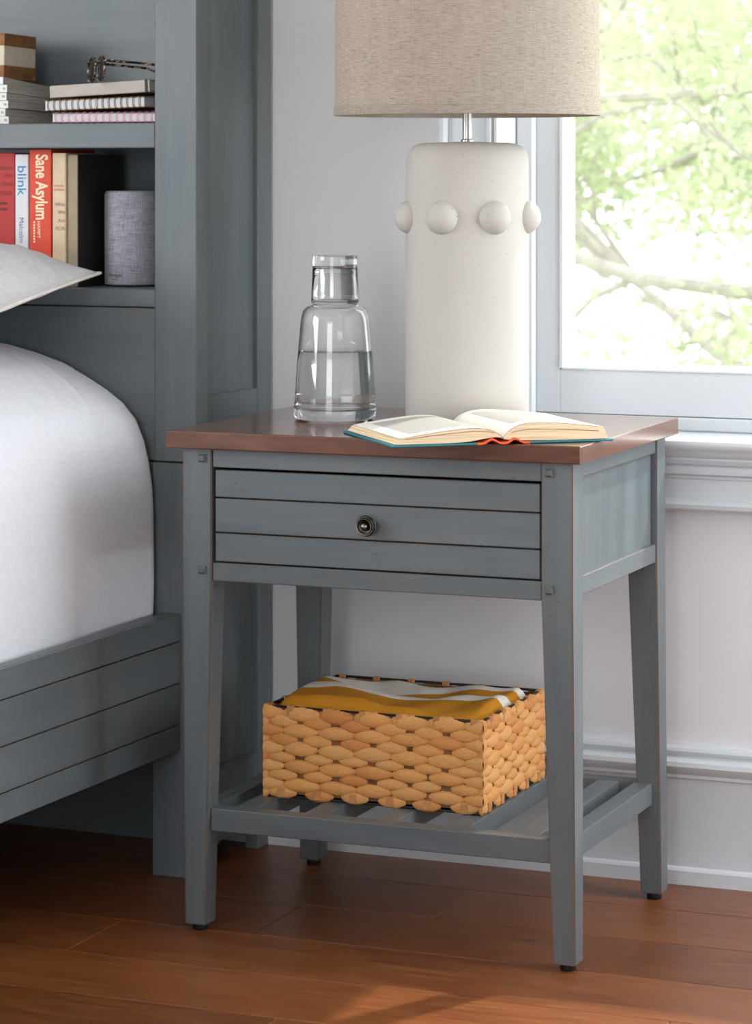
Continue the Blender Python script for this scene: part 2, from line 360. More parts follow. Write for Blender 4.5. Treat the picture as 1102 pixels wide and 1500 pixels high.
def struct(name, bm, mat, label, parent=None, **k):
    o = obj(name, bm, mat, parent, **k)
    if parent is None: tag(o, label, None, kind='structure')
    return o
WX0, WX1, WZ0, WZ1 = -0.299, 0.86, 0.640, 2.15        # opening of the window behind the lamp
bm = bmesh.new()
box(bm, RX0, WX0, WY, WY+0.14, -0.06, RH); box(bm, WX1, RX1, WY, WY+0.14, -0.06, RH)
box(bm, WX0, WX1, WY, WY+0.14, -0.06, WZ0); box(bm, WX0, WX1, WY, WY+0.14, WZ1, RH)
struct('wall_back', bm, 'wall', 'pale grey painted wall behind the nightstand')
bm = bmesh.new(); a0, a1, z0, z1 = -0.09, 0.47, 0.35, 2.25  # unseen opening, added to go with the side light
box(bm, RX1, RX1+0.12, RY0, a0, -0.06, RH); box(bm, RX1, RX1+0.12, a1, WY+0.14, -0.06, RH); box(bm, RX1, RX1+0.12, a0, a1, -0.06, z0); box(bm, RX1, RX1+0.12, a0, a1, z1, RH)
struct('wall_right', bm, 'wall', 'painted wall with an opening added for side light on the right of the room')
bm = bmesh.new(); a0, a1, z0, z1 = -0.7, 0.9, 0.35, 2.25  # unseen opening, added to go with the frontal fill
box(bm, RX0-0.12, a0, RY0-0.12, RY0, -0.06, RH); box(bm, a1, RX1+0.12, RY0-0.12, RY0, -0.06, RH); box(bm, a0, a1, RY0-0.12, RY0, -0.06, z0); box(bm, a0, a1, RY0-0.12, RY0, z1, RH)
struct('wall_front', bm, 'wall', 'painted wall with an opening added for fill light facing the bed')
bm = bmesh.new(); a0, a1, z0, z1 = -3.8, -1.6, 0.95, 2.55
box(bm, RX0-0.12, RX0, RY0, a0, -0.06, RH); box(bm, RX0-0.12, RX0, a1, WY+0.14, -0.06, RH); box(bm, RX0-0.12, RX0, a0, a1, -0.06, z0); box(bm, RX0-0.12, RX0, a0, a1, z1, RH)
struct('wall_left', bm, 'wall', 'painted wall with a window opening on the far side of the bed')
struct('ceiling', B(RX0-0.12, RX1+0.12, RY0-0.12, WY+0.14, RH, RH+0.08), 'ceiling', 'white ceiling')
# baseboard: tall flat board, moulded cap, low plinth
base_prof = [(WY, 0), (0.510, 0), (0.510, 0.020), (0.5125, 0.0235), (0.5165, 0.0255), (0.5165, 0.150), (0.5155, 0.1535), (0.5125, 0.1555), (0.5125, 0.158), (0.5145, 0.160), (0.5075, 0.166), (0.5040, 0.173), (0.5050, 0.1795), (0.5110, 0.1830), (0.5165, 0.1845), (0.5165, 0.187), (0.5140, 0.190), (0.5130, 0.194), (0.5150, 0.198), (0.520, 0.200), (WY, 0.200)]
struct('baseboard_back', extrude_profile(bmesh.new(), base_prof, RX0, RX1), 'trim', 'tall white moulded baseboard', smooth=True, angle=25)

# window_1
win = thing('window_1', 'white framed window behind the lamp', None, (0.28, WY, 0)); tag(win, kind='structure')
def wp(name, bm, mat='trim', **k): return obj(name, bm, mat, win, world=True, **k)
def casing(sign):
    bm = bmesh.new()
    xo = -0.3875 if sign < 0 else WX1+0.0885; s = 1 if sign < 0 else -1
    def bx(d0, d1, y, bev=0.002): 
        a, b = sorted((xo+s*d0, xo+s*d1)); box(bm, a, b, y, WY, 0.6525, WZ1+0.02, bev)
    bx(0.0, 0.014, 0.496, 0.004); bx(0.014, 0.074, 0.508, 0.001); bx(0.074, 0.0865, 0.503, 0.004)
    return bm
wp('casing', casing(-1)); wp('casing', casing(1))
wp('casing', B(-0.3875, WX1+0.0885, 0.500, WY, WZ1+0.02, WZ1+0.11, bev=0.004))
wp('jamb', B(WX0-0.0, WX0+0.0045, 0.5035, WY+0.14, 0.6525, WZ1)); wp('jamb', B(WX1-0.0045, WX1, 0.5035, WY+0.14, 0.6525, WZ1)); wp('jamb', B(WX0+0.005, WX1-0.005, 0.505, WY+0.14, WZ1, WZ1+0.018))
SX0 = WX0+0.0045; SX1 = WX1-0.0045
for s in (-1, 1):       # stop beads, sash stiles with bevelled glazing bead
    def xx(a, b): return (SX0+a, SX0+b) if s < 0 else (SX1-b, SX1-a)
    wp('stop_bead', B(*xx(0.0, 0.030), 0.588, 0.640, 0.6525, WZ1, bev=0.004))
    wp('sash_stile', B(*xx(0.030, 0.068), 0.598, 0.640, 0.6745, WZ1-0.002, bev=0.0012))
    bm = bmesh.new(); x0, x1 = xx(0.068, 0.0785); e = x0 if s < 0 else x1; g = x1 if s < 0 else x0; m_ = (e*0.55+g*0.45)
    ps = [(e, 0.640), (e, 0.596), (m_, 0.5965), (m_, 0.602), (g, 0.612), (g, 0.640)]
    a = [bm.verts.new((x, y, 0.742)) for x, y in ps]; b = [bm.verts.new((x, y, WZ1-0.05)) for x, y in ps]
    for i in range(6): bm.faces.new((a[i], a[(i+1) % 6], b[(i+1) % 6], b[i]))
    bm.faces.new(a); bm.faces.new(b[::-1]); bmesh.ops.recalc_face_normals(bm, faces=bm.faces[:]); wp('glazing_bead', bm)
wp('sash_rail', B(SX0+0.068, SX1-0.068, 0.598, 0.640, 0.6745, 0.7405, bev=0.001))
wp('glazing_bead', extrude_profile(bmesh.new(), [(0.640, 0.7405), (0.596, 0.7405), (0.5965, 0.7435), (0.602, 0.7440), (0.612, 0.7490), (0.640, 0.7490)], SX0+0.072, SX1-0.072))
wp('sash_rail', B(SX0+0.068, SX1-0.068, 0.598, 0.640, WZ1-0.075, WZ1-0.002, bev=0.001))
wp('sill_stop', B(SX0+0.030, SX1-0.030, 0.594, 0.640, 0.6525, 0.6735, bev=0.003))
wp('window_pane', B(SX0+0.074, SX1-0.074, 0.618, 0.622, 0.745, WZ1-0.07), 'pane')
stool_prof = [(WY+0.15, 0.6355), (WY+0.15, 0.6525), (0.478, 0.6525), (0.4735, 0.6505), (0.4720, 0.6470), (0.4725, 0.6425), (0.4750, 0.6385), (0.4790, 0.6355)]
bm = extrude_profile(bmesh.new(), stool_prof, -0.43, WX1+0.13)
wp('stool', bm, smooth=True, angle=30)
apron_prof = [(WY, 0.6355), (0.4800, 0.6355), (0.4830, 0.6300), (0.4880, 0.6260), (0.4900, 0.6250), (0.4900, 0.6220), (0.4930, 0.6160), (0.4985, 0.6120), (0.4985, 0.6095), (0.4955, 0.6060), (0.4960, 0.6010), (0.5000, 0.5985), (0.5035, 0.5975), (0.5035, 0.5940), (0.5060, 0.5925), (0.5060, 0.5640), (0.5010, 0.5610), (0.4985, 0.5560), (0.5000, 0.5500), (0.5050, 0.5465), (WY, 0.5465)]
wp('apron', extrude_profile(bmesh.new(), apron_prof, -0.41, WX1+0.11), smooth=True, angle=25)

# ------------------------------------------------------------------ outdoors
GZ = -2.6
tag(obj('ground', B(-30, 30, 0.9, 45, GZ-0.2, GZ), 'lawn'), 'lawn outside the window', None, kind='structure')
def tree(name, label, base, top_z, spread, nleaf, leafsize, mat, seed, extra=()):
    r = random.Random(seed); root = thing(name, label, 'tree', (base[0], base[1], GZ), group='trees outside the window')
    trunk = bmesh.new(); tips = []; h = top_z-GZ
    tube(trunk, [(0, 0, -0.05), (0.05, 0.02, h*0.3), (-0.05, 0.05, h*0.6), (0.1, 0, h*0.95)], [0.13, 0.10, 0.07, 0.02], 8)
    obj('trunk', trunk, 'bark', root, smooth=True)
    def limb(bm, p, d, L, rad, depth):
        pts = [p]; q = p.copy(); dd = d.copy(); n = 5
        for i in range(n):
            dd = (dd+Vector((r.gauss(0, .16), r.gauss(0, .16), r.gauss(0.02, .13)))).normalized(); q = q+dd*(L/n); pts.append(q.copy())
        tube(bm, pts, [rad*(1-0.75*i/n) for i in range(n+1)], 5 if depth < 2 else 4)
        if depth >= 2: tips.extend(pts[1:])
        if depth < 3:
            for k in range(4 if depth == 0 else 3):
                t = pts[2+int(r.random()*(n-2))]; e = (dd+Vector((r.gauss(0, .7), r.gauss(0, .7), r.gauss(0.05, .5)))).normalized(); limb(bm, t, e, L*(0.5+r.random()*0.15), rad*0.5, depth+1)
    nl = 13
    for k in range(nl):
        a = 2*PI*k/nl+r.random()*0.4; z = h*(0.30+0.62*((k*5) % nl)/nl); bm = bmesh.new()
        limb(bm, Vector((0, 0, z)), Vector((math.cos(a), math.sin(a), 0.18)).normalized(), spread*(0.8+r.random()*0.3), 0.034, 0); obj('branch', bm, 'bark', root, smooth=True)
    for pts, rad in extra:
        bm = bmesh.new(); tube(bm, [Vector(p)-Vector((base[0], base[1], GZ)) for p in pts], rad, 7); obj('branch', bm, 'bark', root, smooth=True)
    vs, fs = [], []
    for i in range(nleaf):
        c = r.choice(tips)+Vector((r.gauss(0, .11), r.gauss(0, .11), r.gauss(0, .10)))
        ax = Vector((r.gauss(0, 1), r.gauss(0, 1), r.gauss(-0.3, .6))).normalized(); sd = ax.cross(Vector((r.gauss(0, 1), r.gauss(0, 1), r.gauss(0, 1)))).normalized(); L = leafsize*(0.7+0.6*r.random()); w = L*0.32; n = ax.cross(sd)
        k = len(vs); vs += [c, c+ax*L*0.45+sd*w+n*L*0.06, c+ax*L, c+ax*L*0.45-sd*w+n*L*0.06]; fs += [(k, k+1, k+2), (k, k+2, k+3)]
    me = bpy.data.meshes.new('foliage'); me.from_pydata([tuple(v) for v in vs], [], fs); me.update()
    o = obj('foliage', me, mat, root); o['kind'] = 'stuff'
    return root
near_extra = [
    ([(-1.0, 7.0, 0.5), (-2.05, 7.0, 0.62), (-2.25, 6.95, 0.69), (-2.55, 7.0, 0.72), (-3.0, 7.05, 0.74)], [0.03, 0.028, 0.026, 0.022, 0.015]),
    ([(-2.05, 7.0, 0.62), (-2.22, 6.98, 0.54), (-2.32, 7.0, 0.44), (-2.42, 7.0, 0.35)], [0.016, 0.014, 0.01, 0.006]),
    ([(-2.62, 7.1, 0.85), (-2.52, 7.1, 1.02), (-2.40, 7.1, 1.14), (-2.25, 7.15, 1.24), (-2.0, 7.2, 1.30)], [0.024, 0.022, 0.018, 0.014, 0.006]),
    ([(-2.40, 7.1, 1.46), (-2.1, 7.1, 1.47), (-1.85, 7.15, 1.51), (-1.6, 7.2, 1.52)], [0.013, 0.012, 0.009, 0.005]),
    ([(-2.38, 7.1, 1.46), (-2.2, 7.2, 1.62), (-2.12, 7.2, 1.75), (-2.0, 7.2, 1.95)], [0.012, 0.011, 0.009, 0.006])]
tree('garden_tree', 'leafy spring tree with grey branches just outside the window', (-1.0, 7.0), 2.9, 1.9, 46000, 0.050, 'leaf', 3, near_extra)
tree('garden_tree', 'leafy tree paled for haze standing farther behind the branches', (-2.2, 14.5), 3.6, 3.3, 30000, 0.10, 'leaf2', 11)

# ------------------------------------------------------------------ nightstand
TZ = 0.6858
ns = thing('nightstand', 'blue-grey painted nightstand with one drawer and brown wooden top', 'nightstand', (-0.298, 0.228, 0))
def np_(name, bm, mat, parent=None, **k): return obj(name, bm, mat, parent or ns, world=True, **k)
np_('table_top', B(-0.596, 0.0, 0.0, 0.4565, TZ-0.0238, TZ, bev=0.0016, seg=2), 'top_wood')
XL0, XL1, XR0, XR1 = -0.5765, -0.5330, -0.0577, -0.0145
YF0, YF1, YB0, YB1 = 0.014, 0.0575, 0.3968, 0.4400
def leg(x0, x1, y0, y1, sx, sy):
    """square post, tapered on its two inner faces below the apron"""
    bm = bmesh.new(); zt, zk, zb = TZ-0.0238, 0.478, 0.0095; tx, ty = 0.0125, 0.0105; lean = 0.0035
    rings = []
    for z, f in ((zt, 0), (zk, 0), (zb, 1)):
        a0, a1, b0, b1 = x0, x1, y0, y1
        if sx < 0: a1 -= tx*f
        else: a0 += tx*f
        if sy < 0: b1 -= ty*f
        else: b0 += ty*f
        a0 += lean*f; a1 += lean*f
        rings.append([bm.verts.new(p) for p in ((a0, b0, z), (a1, b0, z), (a1, b1, z), (a0, b1, z))])
    for a, b in zip(rings, rings[1:]):
        for i in range(4): bm.faces.new((a[i], b[i], b[(i+1) % 4], a[(i+1) % 4]))
    bm.faces.new(rings[0]); bm.faces.new(rings[2][::-1]); bmesh.ops.recalc_face_normals(bm, faces=bm.faces[:])
    bmesh.ops.bevel(bm, geom=[e for e in bm.edges if abs(e.verts[0].co.z-e.verts[1].co.z) > 0.1 or all(v.co.z < 0.05 for v in e.verts)], offset=0.0014, segments=2, affect='EDGES')
    o = np_('leg', bm, 'paint_v')
    cx = (x0+x1)/2+lean-(tx/2 if sx < 0 else -tx/2); cy = (y0+y1)/2-(ty/2 if sy < 0 else -ty/2)
    np_('foot_pad', lathe(bmesh.new(), [(0, 0.0), (0.0095, 0.0), (0.0105, 0.0012), (0.0105, 0.0100), (0, 0.0100)], 20, (cx, cy, 0)), 'rubber', o, smooth=True)
    return o
lfl = leg(XL0, XL1, YF0, YF1, -1, -1); lfr = leg(XR0, XR1, YF0, YF1, 1, -1); leg(XL0, XL1, YB0, YB1, -1, 1); leg(XR0, XR1, YB0, YB1, 1, 1)
def peg(par, x, z):
    bm = bmesh.new(); s = 0.0056
    a = [bm.verts.new((x+i*s, YF0+0.001, z+j*s)) for i, j in ((-1, -1), (1, -1), (1, 1), (-1, 1))]; b = [bm.verts.new((x+i*s, YF0-0.0022, z+j*s)) for i, j in ((-1, -1), (1, -1), (1, 1), (-1, 1))]; c = [bm.verts.new((x+i*s*0.55, YF0-0.0048, z+j*s*0.55)) for i, j in ((-1, -1), (1, -1), (1, 1), (-1, 1))]
    for p, q in ((a, b), (b, c)):
        for i in range(4): bm.faces.new((p[i], p[(i+1) % 4], q[(i+1) % 4], q[i]))
    bm.faces.new(c); bmesh.ops.recalc_face_normals(bm, faces=bm.faces[:]); np_('peg', bm, 'peg', par)
for p, x in ((lfl, -0.5462), (lfr, -0.0465)):
    for z in (0.6487, 0.4960): peg(p, x, z)
# front frame and drawer
np_('front_rail', B(XL1+0.0008, XR0-0.0008, 0.0165, 0.040, 0.6365, TZ-0.0238, bev=0.001), 'paint_h')
np_('front_rail', B(XL1+0.0008, XR0-0.0008, 0.0165, 0.040, 0.4812, 0.5062, bev=0.001), 'paint_h')
dr = np_('drawer', B(XL1+0.010, XR0-0.010, 0.027, 0.395, 0.509, 0.630), 'carcass')
for z0, z1 in ((0.5084, 0.5466), (0.5484, 0.5943), (0.5961, 0.6330)):
    np_('plank', B(XL1+0.0045, XR0-0.0028, 0.0168, 0.0272, z0, z1, bev=0.0010, seg=1), 'paint_h', dr)
kx, kz = -0.2995, 0.5690
kn = np_('knob', lathe(bmesh.new(), [(0, 0), (0.0075, 0), (0.0065, 0.004), (0.0060, 0.010), (0.0095, 0.013), (0.0140, 0.0150), (0.0146, 0.0165), (0.0138, 0.0180), (0.0128, 0.0184), (0.0126, 0.0198), (0.0120, 0.0208), (0.0112, 0.0206), (0.0108, 0.0224), (0.0102, 0.0232), (0.0094, 0.0228), (0.0088, 0.0205), (0.0062, 0.0196), (0.0052, 0.0215), (0.0036, 0.0250), (0.0018, 0.0264), (0, 0.0267)], 40, (kx, 0.0168, kz), axis='-Y'), 'pewter', dr, smooth=True, angle=50)
for rr, dd in ((0.0141, 0.0168), (0.0121, 0.0204), (0.0100, 0.0228)):
    np_('knob_ring', tube(bmesh.new(), [(kx+rr*math.cos(2*PI*i/36), 0.0168-dd, kz+rr*math.sin(2*PI*i/36)) for i in range(36)], 0.00055, 6, closed=True), 'pewter_lite', dr, smooth=True)
np_('knob_tip', lathe(bmesh.new(), [(0.0048, 0.0222), (0.0036, 0.0254), (0.0018, 0.0268), (0, 0.0271)], 24, (kx, 0.0168, kz), axis='-Y'), 'pewter_lite', dr, smooth=True)
np_('back_panel', B(XL1, XR0, 0.418, 0.432, 0.484, TZ-0.0238), 'paint_h')
for s in (-1, 1):
    xo = XR1 if s > 0 else XL0
    def sx(a, b): return (xo-b, xo-a) if s > 0 else (xo+a, xo+b)
    np_('side_rail', B(*sx(0.0018, 0.022), YF1+0.0006, YB0-0.0006, 0.6395, TZ-0.0238, bev=0.001), 'paint_y')
    np_('side_rail', B(*sx(0.0018, 0.022), YF1+0.0006, YB0-0.0006, 0.4845, 0.5100, bev=0.001), 'paint_y')
    np_('side_panel', B(*sx(0.0085, 0.016), YF1+0.0002, YB0-0.0030, 0.5095, 0.6400), 'paint_v')
# low shelf: stretchers and slats
zs0, zs1 = 0.1375, 0.1682
np_('stretcher', B(-0.5385, -0.0415, 0.0235, 0.0505, zs0, zs1, bev=0.0012), 'paint_h')
np_('stretcher', B(-0.5385, -0.0415, 0.4045, 0.4315, zs0, zs1, bev=0.0012), 'paint_h')
np_('stretcher', B(-0.0505, -0.0235, 0.0515, 0.4035, zs0, zs1, bev=0.0012), 'paint_y'); np_('stretcher', B(-0.5685, -0.5415, 0.0515, 0.4035, zs0, zs1, bev=0.0012), 'paint_y')
for x in (-0.5130, -0.4105, -0.3075, -0.2055, -0.1045): np_('slat', B(x, x+0.0315, 0.0507, 0.4043, zs0+0.003, zs1-0.0006, bev=0.001), 'paint_y')
SLAT_TOP = zs1-0.0006

# ------------------------------------------------------------------ bed
bed = thing('bed', 'blue-grey painted bed with bookcase headboard and grooved side rail', 'bed', (-0.6771, 0.2674, 0), -0.0233)
HD = 0.2400; HH = 1.55; HWID = 1.75
def emp(name, parent): 
    o = link(bpy.data.objects.new(name, None)); o.parent = parent; o.empty_display_size = 0.05; return o
hb = obj('headboard', B(-HWID, -0.071, 0.205, 0.219, 0.0, HH), 'paint_h', bed)  # back carried down to the floor to darken the space under the bed
def hp(name, bm, mat, par=None, **k): return obj(name, bm, mat, par or hb, **k)
for x0, x1 in ((-0.0700, 0.0), (-HWID, -HWID+0.07)):
    hp('post', B(x0, x1, 0.0, 0.0375, 0.6125, HH, bev=0.0014), 'paint_v')
    hp('leg', B(x0-0.004 if x0 > -0.5 else x0, x1, 0.0, 0.0375, 0.0, 0.6105, bev=0.0016), 'paint_v')
hp('side_panel', B(-0.0135, -0.0085, 0.038, 0.231, 0.05, HH), 'paint_v')
hp('side_stile', B(-0.022, -0.0012, 0.0384, 0.0500, 0.05, HH, bev=0.0008), 'paint_v')
hp('side_stile', B(-0.022, 0.0, 0.2060, 0.2520, 0.0, HH, bev=0.0012), 'paint_v')
hp('side_rail', B(-0.022, -0.0012, 0.0503, 0.2057, 0.585, 0.7075, bev=0.0008), 'paint_y')
hp('side_rail', B(-0.022, -0.0012, 0.0503, 0.2057, 0.040, 0.150, bev=0.0008), 'paint_y')
hp('side_rail', B(-0.022, -0.0012, 0.0503, 0.2057, HH-0.1, HH, bev=0.0008), 'paint_y')
hp('divider', B(-0.0700, -0.050, 0.0380, 0.2045, 0.62, HH-0.001), 'paint_v')
hp('shelf', B(-HWID+0.071, -0.0706, 0.0025, 0.2045, 1.0747, 1.1120, bev=0.0012), 'paint_h')
hp('shelf', B(-HWID+0.071, -0.0706, 0.0060, 0.2045, 0.845, 0.8650, bev=0.0008), 'paint_h')
hp('rail', B(-HWID+0.071, -0.0706, 0.0020, 0.0058, 0.8395, 0.8650, bev=0.0008), 'paint_h')
hp('panel', B(-HWID+0.071, -0.0706, 0.0045, 0.020, 0.6125, 0.8380, bev=0.001), 'paint_h')
hp('panel', B(-HWID+0.071, -0.0706, 0.0045, 0.020, 0.340, 0.6100, bev=0.001), 'paint_h')
hp('top_board', B(-HWID, 0.0, 0.0, 0.2520, HH, HH+0.03, bev=0.002), 'paint_h')
RXO = -0.0263
sr = obj('side_board', B(RXO-0.026, RXO-0.0075, -1.95, -0.0008, 0.190, 0.3870), 'carcass', bed)
for z0, z1 in ((0.1888, 0.2262), (0.2278, 0.2872), (0.2888, 0.3484), (0.3500, 0.3900)):
    obj('plank', B(RXO-0.0076, RXO, -1.95, -0.0010, z0, z1, bev=0.0011), 'paint_y', sr)
obj('rail_cap', B(RXO-0.0260, RXO-0.0078, -1.95, -0.0010, 0.3871, 0.3900, bev=0.0008), 'paint_y', sr)
obj('side_board', B(-HWID+0.03, -HWID+0.056, -1.95, -0.0008, 0.190, 0.390, bev=0.001), 'paint_y', bed)
obj('footboard', B(-HWID, -0.01, -2.0, -1.951, 0.02, 0.62, bev=0.002), 'paint_h', bed)
obj('bed_slats', B(-HWID+0.06, RXO-0.028, -1.94, -0.01, 0.24, 0.255), 'carcass', bed)
BM = mw(bed)

# mattress in a white fitted sheet
prof = [(-0.095, 0.2565), (-0.082, 0.270), (-0.072, 0.31), (-0.063, 0.375), (-0.0605, 0.43), (-0.0605, 0.48), (-0.0615, 0.53), (-0.0635, 0.575), (-0.068, 0.612), (-0.076, 0.645), (-0.090, 0.676), (-0.112, 0.700), (-0.140, 0.719), (-0.175, 0.738), (-0.215, 0.757), (-0.26, 0.771), (-0.31, 0.782), (-0.38, 0.790), (-0.50, 0.795), (-0.70, 0.797), (-0.95, 0.797), (-1.25, 0.795), (-1.48, 0.786), (-1.60, 0.745), (-1.66, 0.66), (-1.675, 0.45), (-1.655, 0.2565)]
def pr_at(t):
    k = t*(len(prof)-1); i = min(int(k), len(prof)-2); f = k-i
    return Vector(prof[i]).lerp(Vector(prof[i+1]), f)
def mat_pt(u, v):
    y = -0.004-1.90*v**1.6
    ins = 0.02*max(0, 1-((-0.004-y)/0.02))**2
    p = pr_at(u); n = (pr_at(min(1, u+0.02))-pr_at(max(0, u-0.02))).normalized(); n = Vector((n.y, -n.x)) 
    w = 0.0045*noise.noise(Vector((p.x*2+y*3.4, p.y*2.0-y*2.2, 3.1)))+0.0022*noise.noise(Vector((p.x*9+p.y*6, y*2.5+p.y*5, 9.0)))
    q = min(1, max(0, (0.84-u*(len(prof)-1)/21)/0.56)); fold = 0
    for k_, (o1, am) in enumerate(((0.0, 0.0030), (0.022, 0.0022), (0.055, 0.0026), (0.12, 0.0020))):
        fold += am*math.exp(-((y+0.035+o1+(0.21+0.3*o1)*q**1.35+0.006*math.sin(q*9+k_))/0.0085)**2)*math.sin(PI*min(1, q*1.15+0.12))
    w = (w+fold)*min(1, (p.y-0.26)/0.1)
    q = p+n*w
    return Vector((q.x*(1)-ins*(0.4 if p.x > -0.2 else 0), y, q.y-ins*0.25*(1 if p.y > 0.6 else 0)))
bm = bmesh.new(); vs = grid(bm, 136, 230, mat_pt)
bmesh.ops.recalc_face_normals(bm, faces=bm.faces[:])
bm.faces.new([vs[i][0] for i in range(136)]); bm.faces.new([vs[i][229] for i in range(136)])
mt = thing('mattress', 'thick mattress in a smooth white sheet on the bed', 'mattress', BM @ Vector((-0.6, -0.9, 0.2565)), -0.0233)
bm.transform(Matrix.Translation((0.6, 0.9, -0.2565)))
obj('fitted_sheet', bm, 'sheet', mt, smooth=True, angle=60)

# pillow
pl = thing('pillow', 'white linen pillow with stitched edge against the headboard', 'pillow', BM @ Vector((-0.479, -0.275, 0.849)))
pl.rotation_euler = (math.radians(9.5), 0, -0.0233)
def pil(u, v, s):
    a, b = u*2-1, v*2-1
    ex, ey = 0.335, 0.248
    x = ex*a*(1-0.045*(1-abs(b)**2.2)*abs(a)); y = ey*b*(1-0.05*(1-abs(a)**2.2)*abs(b))
    t = max(0, (1-abs(a)**2.8))**0.55*max(0, (1-abs(b)**2.8))**0.55
    z = s*(0.090 if s > 0 else 0.026)*t
    wr = noise.noise(Vector((x*11+y*5, y*9-x*6, 2.0+s)))*0.009+noise.noise(Vector((x*38+y*22, y*30, 7+s)))*0.0040
    z += wr*min(1, t*3)*(1 if s > 0 else 0.3)
    return Vector((x, y, z))
bm = bmesh.new(); grid(bm, 90, 70, lambda u, v: pil(u, v, 1)); grid(bm, 90, 70, lambda u, v: pil(u, v, -1)); bmesh.ops.remove_doubles(bm, verts=bm.verts[:], dist=0.0004); bmesh.ops.recalc_face_normals(bm, faces=bm.faces[:])
obj('pillowcase', bm, 'pillow', pl, smooth=True, angle=None)
pts = [pil(i/40, 1, 0) for i in range(40)]+[pil(1, 1-i/40, 0) for i in range(40)]+[pil(1-i/40, 0, 0) for i in range(40)]+[pil(0, i/40, 0) for i in range(40)]
obj('piping', tube(bmesh.new(), pts, 0.0024, 6, closed=True), 'hem', pl, smooth=True)

# ------------------------------------------------------------------ lamp
LX, LY = -0.2555, 0.271
lp = thing('table_lamp', 'white speckled ceramic lamp with knobbed ring and oatmeal drum shade', 'lamp', (LX, LY, TZ))
RB = 0.0872; LH = 0.3965
o_ = [(0, 0), (RB-0.004, 0), (RB-0.001, 0.0015), (RB, 0.005)]+[(RB, z) for z in (0.05, 0.15, 0.25, 0.34)]+[(RB-0.0005, LH-0.026), (RB-0.003, LH-0.015), (RB-0.009, LH-0.007), (RB-0.018, LH-0.003), (RB-0.03, LH-0.0015), (0.008, LH), (0, LH)]
body = obj('lamp_base', lathe(bmesh.new(), o_, 72), 'ceramic', lp, smooth=True, angle=50)
# angles are measured from the direction that faces the camera
vd = Vector((cam.location.x-LX, cam.location.y-LY)).normalized(); va = math.atan2(vd.y, vd.x)
va = round(va, 3)
for k in range(7):
    a = va+math.radians(-76+k*360/7); bm = bmesh.new(); bmesh.ops.create_uvsphere(bm, u_segments=28, v_segments=18, radius=0.0240)
    bm.transform(Matrix.Translation((math.cos(a)*(RB-0.0055), math.sin(a)*(RB-0.0055), 0.2905))); obj('ball', bm, 'ceramic', body, smooth=True)
obj('stem', lathe(bmesh.new(), [(0, LH-0.001), (0.0088, LH-0.001), (0.0088, LH+0.0025), (0.0066, LH+0.004), (0.0066, LH+0.30), (0, LH+0.30)], 24), 'nickel', lp, smooth=True, angle=40)
SB = 0.4335; ST = SB+0.30; RS = 0.1875
sh = obj('lamp_shade', lathe(bmesh.new(), [(RS, SB), (RS-0.002, ST), (RS-0.0035, ST), (RS-0.0015, SB), (RS, SB)], 96), 'linen', lp, smooth=True, angle=40)
obj('hem', lathe(bmesh.new(), [(RS+0.0002, SB-0.0004), (RS+0.0012, SB), (RS+0.0011, SB+0.012), (RS+0.0001, SB+0.0124), (RS-0.0022, SB+0.010), (RS-0.0022, SB-0.0004), (RS+0.0002, SB-0.0004)], 96), 'linen', sh, smooth=True, angle=40)
bm = bmesh.new()
for k in range(3):
    a = k*2*PI/3+0.3; tube(bm, [(0.006*math.cos(a), 0.006*math.sin(a), ST-0.03), ((RS-0.003)*math.cos(a), (RS-0.003)*math.sin(a), ST-0.004)], 0.0017, 6)
tube(bm, [((RS-0.004)*math.cos(i*2*PI/48), (RS-0.004)*math.sin(i*2*PI/48), ST-0.003) for i in range(48)], 0.0015, 6, closed=True)
obj('spider', bm, 'nickel', sh)

# ------------------------------------------------------------------ carafe, tumbler, water
CX, CY = -0.4479, 0.2466
ca = thing('carafe', 'clear glass carafe half full of water on the nightstand', 'carafe', (CX, CY, TZ))
outer = [(0, 0.0004), (0.050, 0.0), (0.0570, 0.002), (0.0592, 0.007), (0.0590, 0.014), (0.0570, 0.045), (0.0545, 0.080), (0.0520, 0.110), (0.0498, 0.135), (0.0485, 0.146), (0.0462, 0.155), (0.0410, 0.1610), (0.0350, 0.1632), (0.0300, 0.1655), (0.0275, 0.170), (0.0268, 0.180), (0.0268, 0.205)]
inner = [(0.0250, 0.2065), (0.0250, 0.180), (0.0256, 0.170), (0.0285, 0.1635), (0.0345, 0.1608), (0.0400, 0.1585), (0.0440, 0.1535), (0.0464, 0.145), (0.0477, 0.135), (0.0500, 0.110), (0.0525, 0.080), (0.0550, 0.045), (0.0566, 0.024), (0.0555, 0.018), (0.050, 0.0155), (0, 0.0150)]
obj('carafe_body', lathe(bmesh.new(), outer+[(0.0264, 0.2068)]+inner, 80), 'glass', ca, smooth=True, angle=50)
wz = 0.0985
wat = [(0, 0.0149), (0.0501, 0.0154), (0.0557, 0.0180), (0.0568, 0.024), (0.0552, 0.045), (0.0527, 0.080), (0.0512, wz-0.0005), (0.0507, wz), (0, wz)]
obj('water', lathe(bmesh.new(), wat, 80), 'water', ca, smooth=True, angle=50)
tz = 0.1660
tb = [(0.0332, tz), (0.0342, tz+0.001), (0.0340, tz+0.010), (0.0325, tz+0.045), (0.0318, tz+0.060), (0.0322, tz+0.0665), (0.0318, tz+0.0680), (0.0300, tz+0.0685), (0, tz+0.0680), ]
ti = [(0, tz+0.0535), (0.0270, tz+0.0530), (0.0295, tz+0.050), (0.0302, tz+0.044), (0.0316, tz+0.010), (0.0320, tz+0.001), (0.0332, tz)]
gl = tag(obj('drinking_glass', lathe(bmesh.new(), tb+ti, 72), 'glass', None, smooth=True, angle=50), 'clear tumbler upturned over the neck of the water carafe', 'glass'); gl.location = (CX, CY, TZ)

